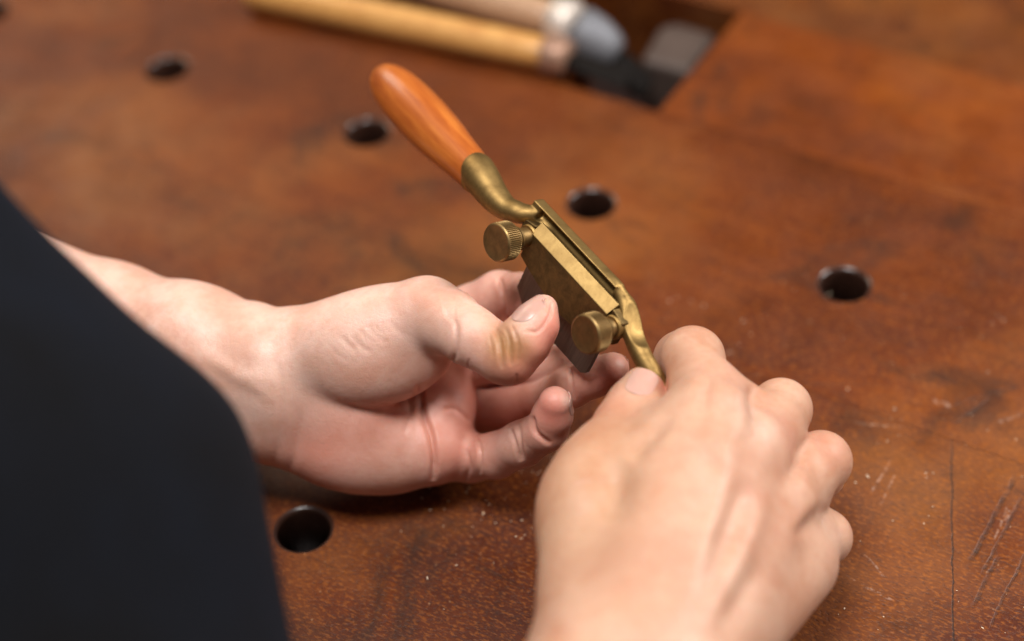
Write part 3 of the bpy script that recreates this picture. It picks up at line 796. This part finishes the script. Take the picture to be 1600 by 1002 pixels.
# metacarpals
W0 = (968, 1040, 524, 21)
cn(W0, (1100, 645, 577, 11.5), 9); cn((1010, 1040, 524, 21), (1170, 700, 577, 11.5), 9)
cn((1050, 1050, 526, 20), (1215, 785, 579, 11.5), 9); cn((1045, 1050, 530, 18), (1225, 870, 584, 12), 9)
cn((1010, 900, 548, 19), (1080, 760, 566, 18), 10)
cn((1000, 760, 572, 17), (1090, 720, 575, 17), 10)
cn((1105, 1020, 545, 16), (1246, 885, 588, 13), 9)
# thumb base
cn((922, 1010, 534, 17), (916, 820, 562, 14.5), 9); cn((918, 820, 562, 14.5), (930, 745, 574, 12.5), 7)
cn((925, 790, 566, 13), (1060, 700, 580, 14), 9)
cn((1115, 625, 590, 11), (1150, 634, 593, 9.4), 5); cn((1180, 700, 590, 10.5), (1222, 706, 600, 8.4), 5); cn((1225, 795, 592, 10.5), (1250, 797, 600, 8.4), 5)
F = P.copy()
fr = [
 [(C(1105, 650, 580), 11.0), (C(1094, 600, 596), 10.4), (C(1082, 560, 610), 10.6), (C(1066, 562, 618), 9.6), (C(1052, 590, 624), 8.6), (C(1040, 620, 622), 7.5)],
 [(C(1175, 705, 580), 11.2), (C(1205, 665, 597), 10.2), (C(1220, 640, 608), 10.2), (C(1222, 650, 622), 9), (C(1170, 700, 634), 8)],
 [(C(1215, 785, 582), 11.2), (C(1258, 745, 597), 10.0), (C(1283, 721, 607), 10.0), (C(1278, 740, 622), 9), (C(1215, 780, 630), 8)],
 [(C(1228, 872, 586), 10.6), (C(1264, 850, 598), 9.4), (C(1287, 840, 606), 9.2), (C(1280, 850, 620), 8.4), (C(1215, 860, 626), 7.5)],
]
for f in fr: add_part(g, F, P, f, 2.5, 7)
th = [(C(925, 770, 570), 12.2), (C(952, 705, 584), 10.6), (C(975, 665, 592), 9.8), (C(990, 635, 597), 9.0), (C(1004, 607, 601), 7.4)]
add_part(g, F, P, th, 2.5, 11)
V, Q = surface(g, F, 2)
Nn = vnormals(V, Q)
cr = [
 ([(1140, 650), (1115, 800), (1060, 980)], 4.6, -1.1, 480, 620), ([(1200, 760), (1155, 870), (1090, 1000)], 4.4, -1.0, 480, 620),
 ([(1112, 575), (1104, 610), (1100, 665)], 2.6, 1.2, 540, 620), ([(1100, 690), (1120, 750), (1100, 830)], 4, .8, 480, 620),
 ([(1165, 740), (1145, 810), (1110, 890)], 4, .8, 480, 620), ([(1200, 870), (1160, 930), (1120, 1000)], 4, .7, 480, 620),
 
 ([(1146, 590), (1152, 640), (1162, 690)], 4, -1.1, 540, 620),
 ([(930, 700), (960, 760), (950, 830)], 6, .8, 480, 620), ([(1182, 596), (1178, 625), (1188, 665)], 2.6, 1.1, 540, 640), ([(1266, 680), (1250, 715), (1236, 760)], 2.4, 1.0, 540, 640), ([(1294, 788), (1272, 812), (1240, 845)], 2.4, 1.0, 540, 640),
 ([(1060, 640), (1010, 690), (980, 720)], 3, .8, 540, 620),
]
V = creases(V, Nn, [(a, b * .85, c_ * 1.5, d_, e_) for a, b, c_, d_, e_ in cr])
o = mesh_obj('arm', to_world(V), Q, M['skin_back']); o['label'] = 'right hand and forearm, back of the hand up'
add_tint(o, paint(V, [(0, 1215, 690, 580, 9, .3), (0, 1125, 600, 585, 9, .2), (0, 1290, 700, 598, 8, .2), (0, 1030, 610, 600, 6, .5), (0, 970, 650, 590, 9, .25), (0, 1150, 800, 560, 25, .10),
   (1, 930, 820, 550, 26, .22), (1, 960, 740, 565, 16, .2), (2, 1180, 650, 570, 12, .25), (2, 1280, 850, 590, 14, .25), (2, 1100, 900, 530, 30, .12)]))  # brown thumb side and pale finger side paint the hand's shaded and lit sides
keep(o, person); armR = o
bvhR = BVHTree.FromPolygons([tuple(v) for v in V], [tuple(map(int, q)) for q in Q])
nail(bvhR, C(1003, 603, 594), C(1008, 588, 597) - C(990, 640, 591), (-.22, .25, .94), 12.5, 11.5, armR)

# ---- dark shirt sleeve and side of the torso
g = Grid((-330, -300, -590), (-50, 90, -360), 2.2)
P = g.field()
def cn(a, b, k_=8): add_cone(g, P, C(*a[:3]), C(*b[:3]), a[3], b[3], k_)
cn((-330, 215, 480, 38), (168, 733, 505, 35), 16)
cn((190, 752, 505, 35), (262, 1250, 470, 44.5), 16)
cn((-300, 760, 460, 75), (80, 930, 475, 50), 25)
cn((-300, 1050, 450, 85), (20, 1300, 450, 66), 25)
cn((-350, 560, 470, 55), (0, 800, 480, 50), 25)
X, Y, Z = g.xyz((slice(None),) * 3)
fold = 2.6 * np.sin((X * .6 + Y * .35) / 13 + 1.3 * np.sin(Y / 37)) + 1.9 * np.sin((X * .25 - Y * .5) / 8.0 + 1.7 * np.sin(X / 31))
P = P + (fold + 0 * Z).astype(np.float32)
V, Q = surface(g, P, 4)
o = mesh_obj('shirt', to_world(V), Q, M['cloth']); keep(o, person)
o['label'] = 'dark navy shirt sleeve'

# ------------------------------------------------------------------ dust and a shaving on the bench
bm = bmesh.new()
for i in range(260):
    if i < 110: px_, py_ = rng.normal(840, 130), rng.normal(800, 60)
    else: px_, py_ = rng.uniform(820, 1600), rng.uniform(420, 1000)
    r = abs(rng.normal(.10, .10)) + .07
    p = ray_table(px_, py_, r * .4)
    mt = Matrix.Translation(Vector(p * MM)) @ Matrix.Rotation(rng.uniform(0, 6.28), 4, 'Z') @ Matrix.Diagonal((r * rng.uniform(1, 3) * MM, r * MM, r * .6 * MM, 1))
    bmesh.ops.create_icosphere(bm, subdivisions=1, radius=1, matrix=mt)
o = bm_obj('wood_dust', bm, M['dust']); o['kind'] = 'stuff'; o['label'] = 'pale wood dust scattered on the varnished bench top'
# curled shaving
c0 = ray_table(934, 668, 0) * MM; Vv = []; Ff = []
for i in range(40):
    t = i / 39; a = t * 5.2; r = (3.4 - 1.9 * t) * MM
    for j, w in enumerate((-.8, -.3, .3, .8)):
        Vv.append((c0[0] + (t * 5 - 2.5) * MM + r * .5 * math.sin(a), c0[1] + (w * 1.3 + t * 3) * MM, .0004 + r * .5 * (1 - math.cos(a))))
for i in range(39):
    for j in range(3): Ff.append((i * 4 + j, i * 4 + j + 1, (i + 1) * 4 + j + 1, (i + 1) * 4 + j))
o = mesh_obj('wood_shaving', Vv, Ff, M['dust']); so = o.modifiers.new('solid', 'SOLIDIFY'); so.thickness = .0001
o['label'] = 'tiny pale curled wood shaving on the bench between the hands'; o['category'] = 'shaving'
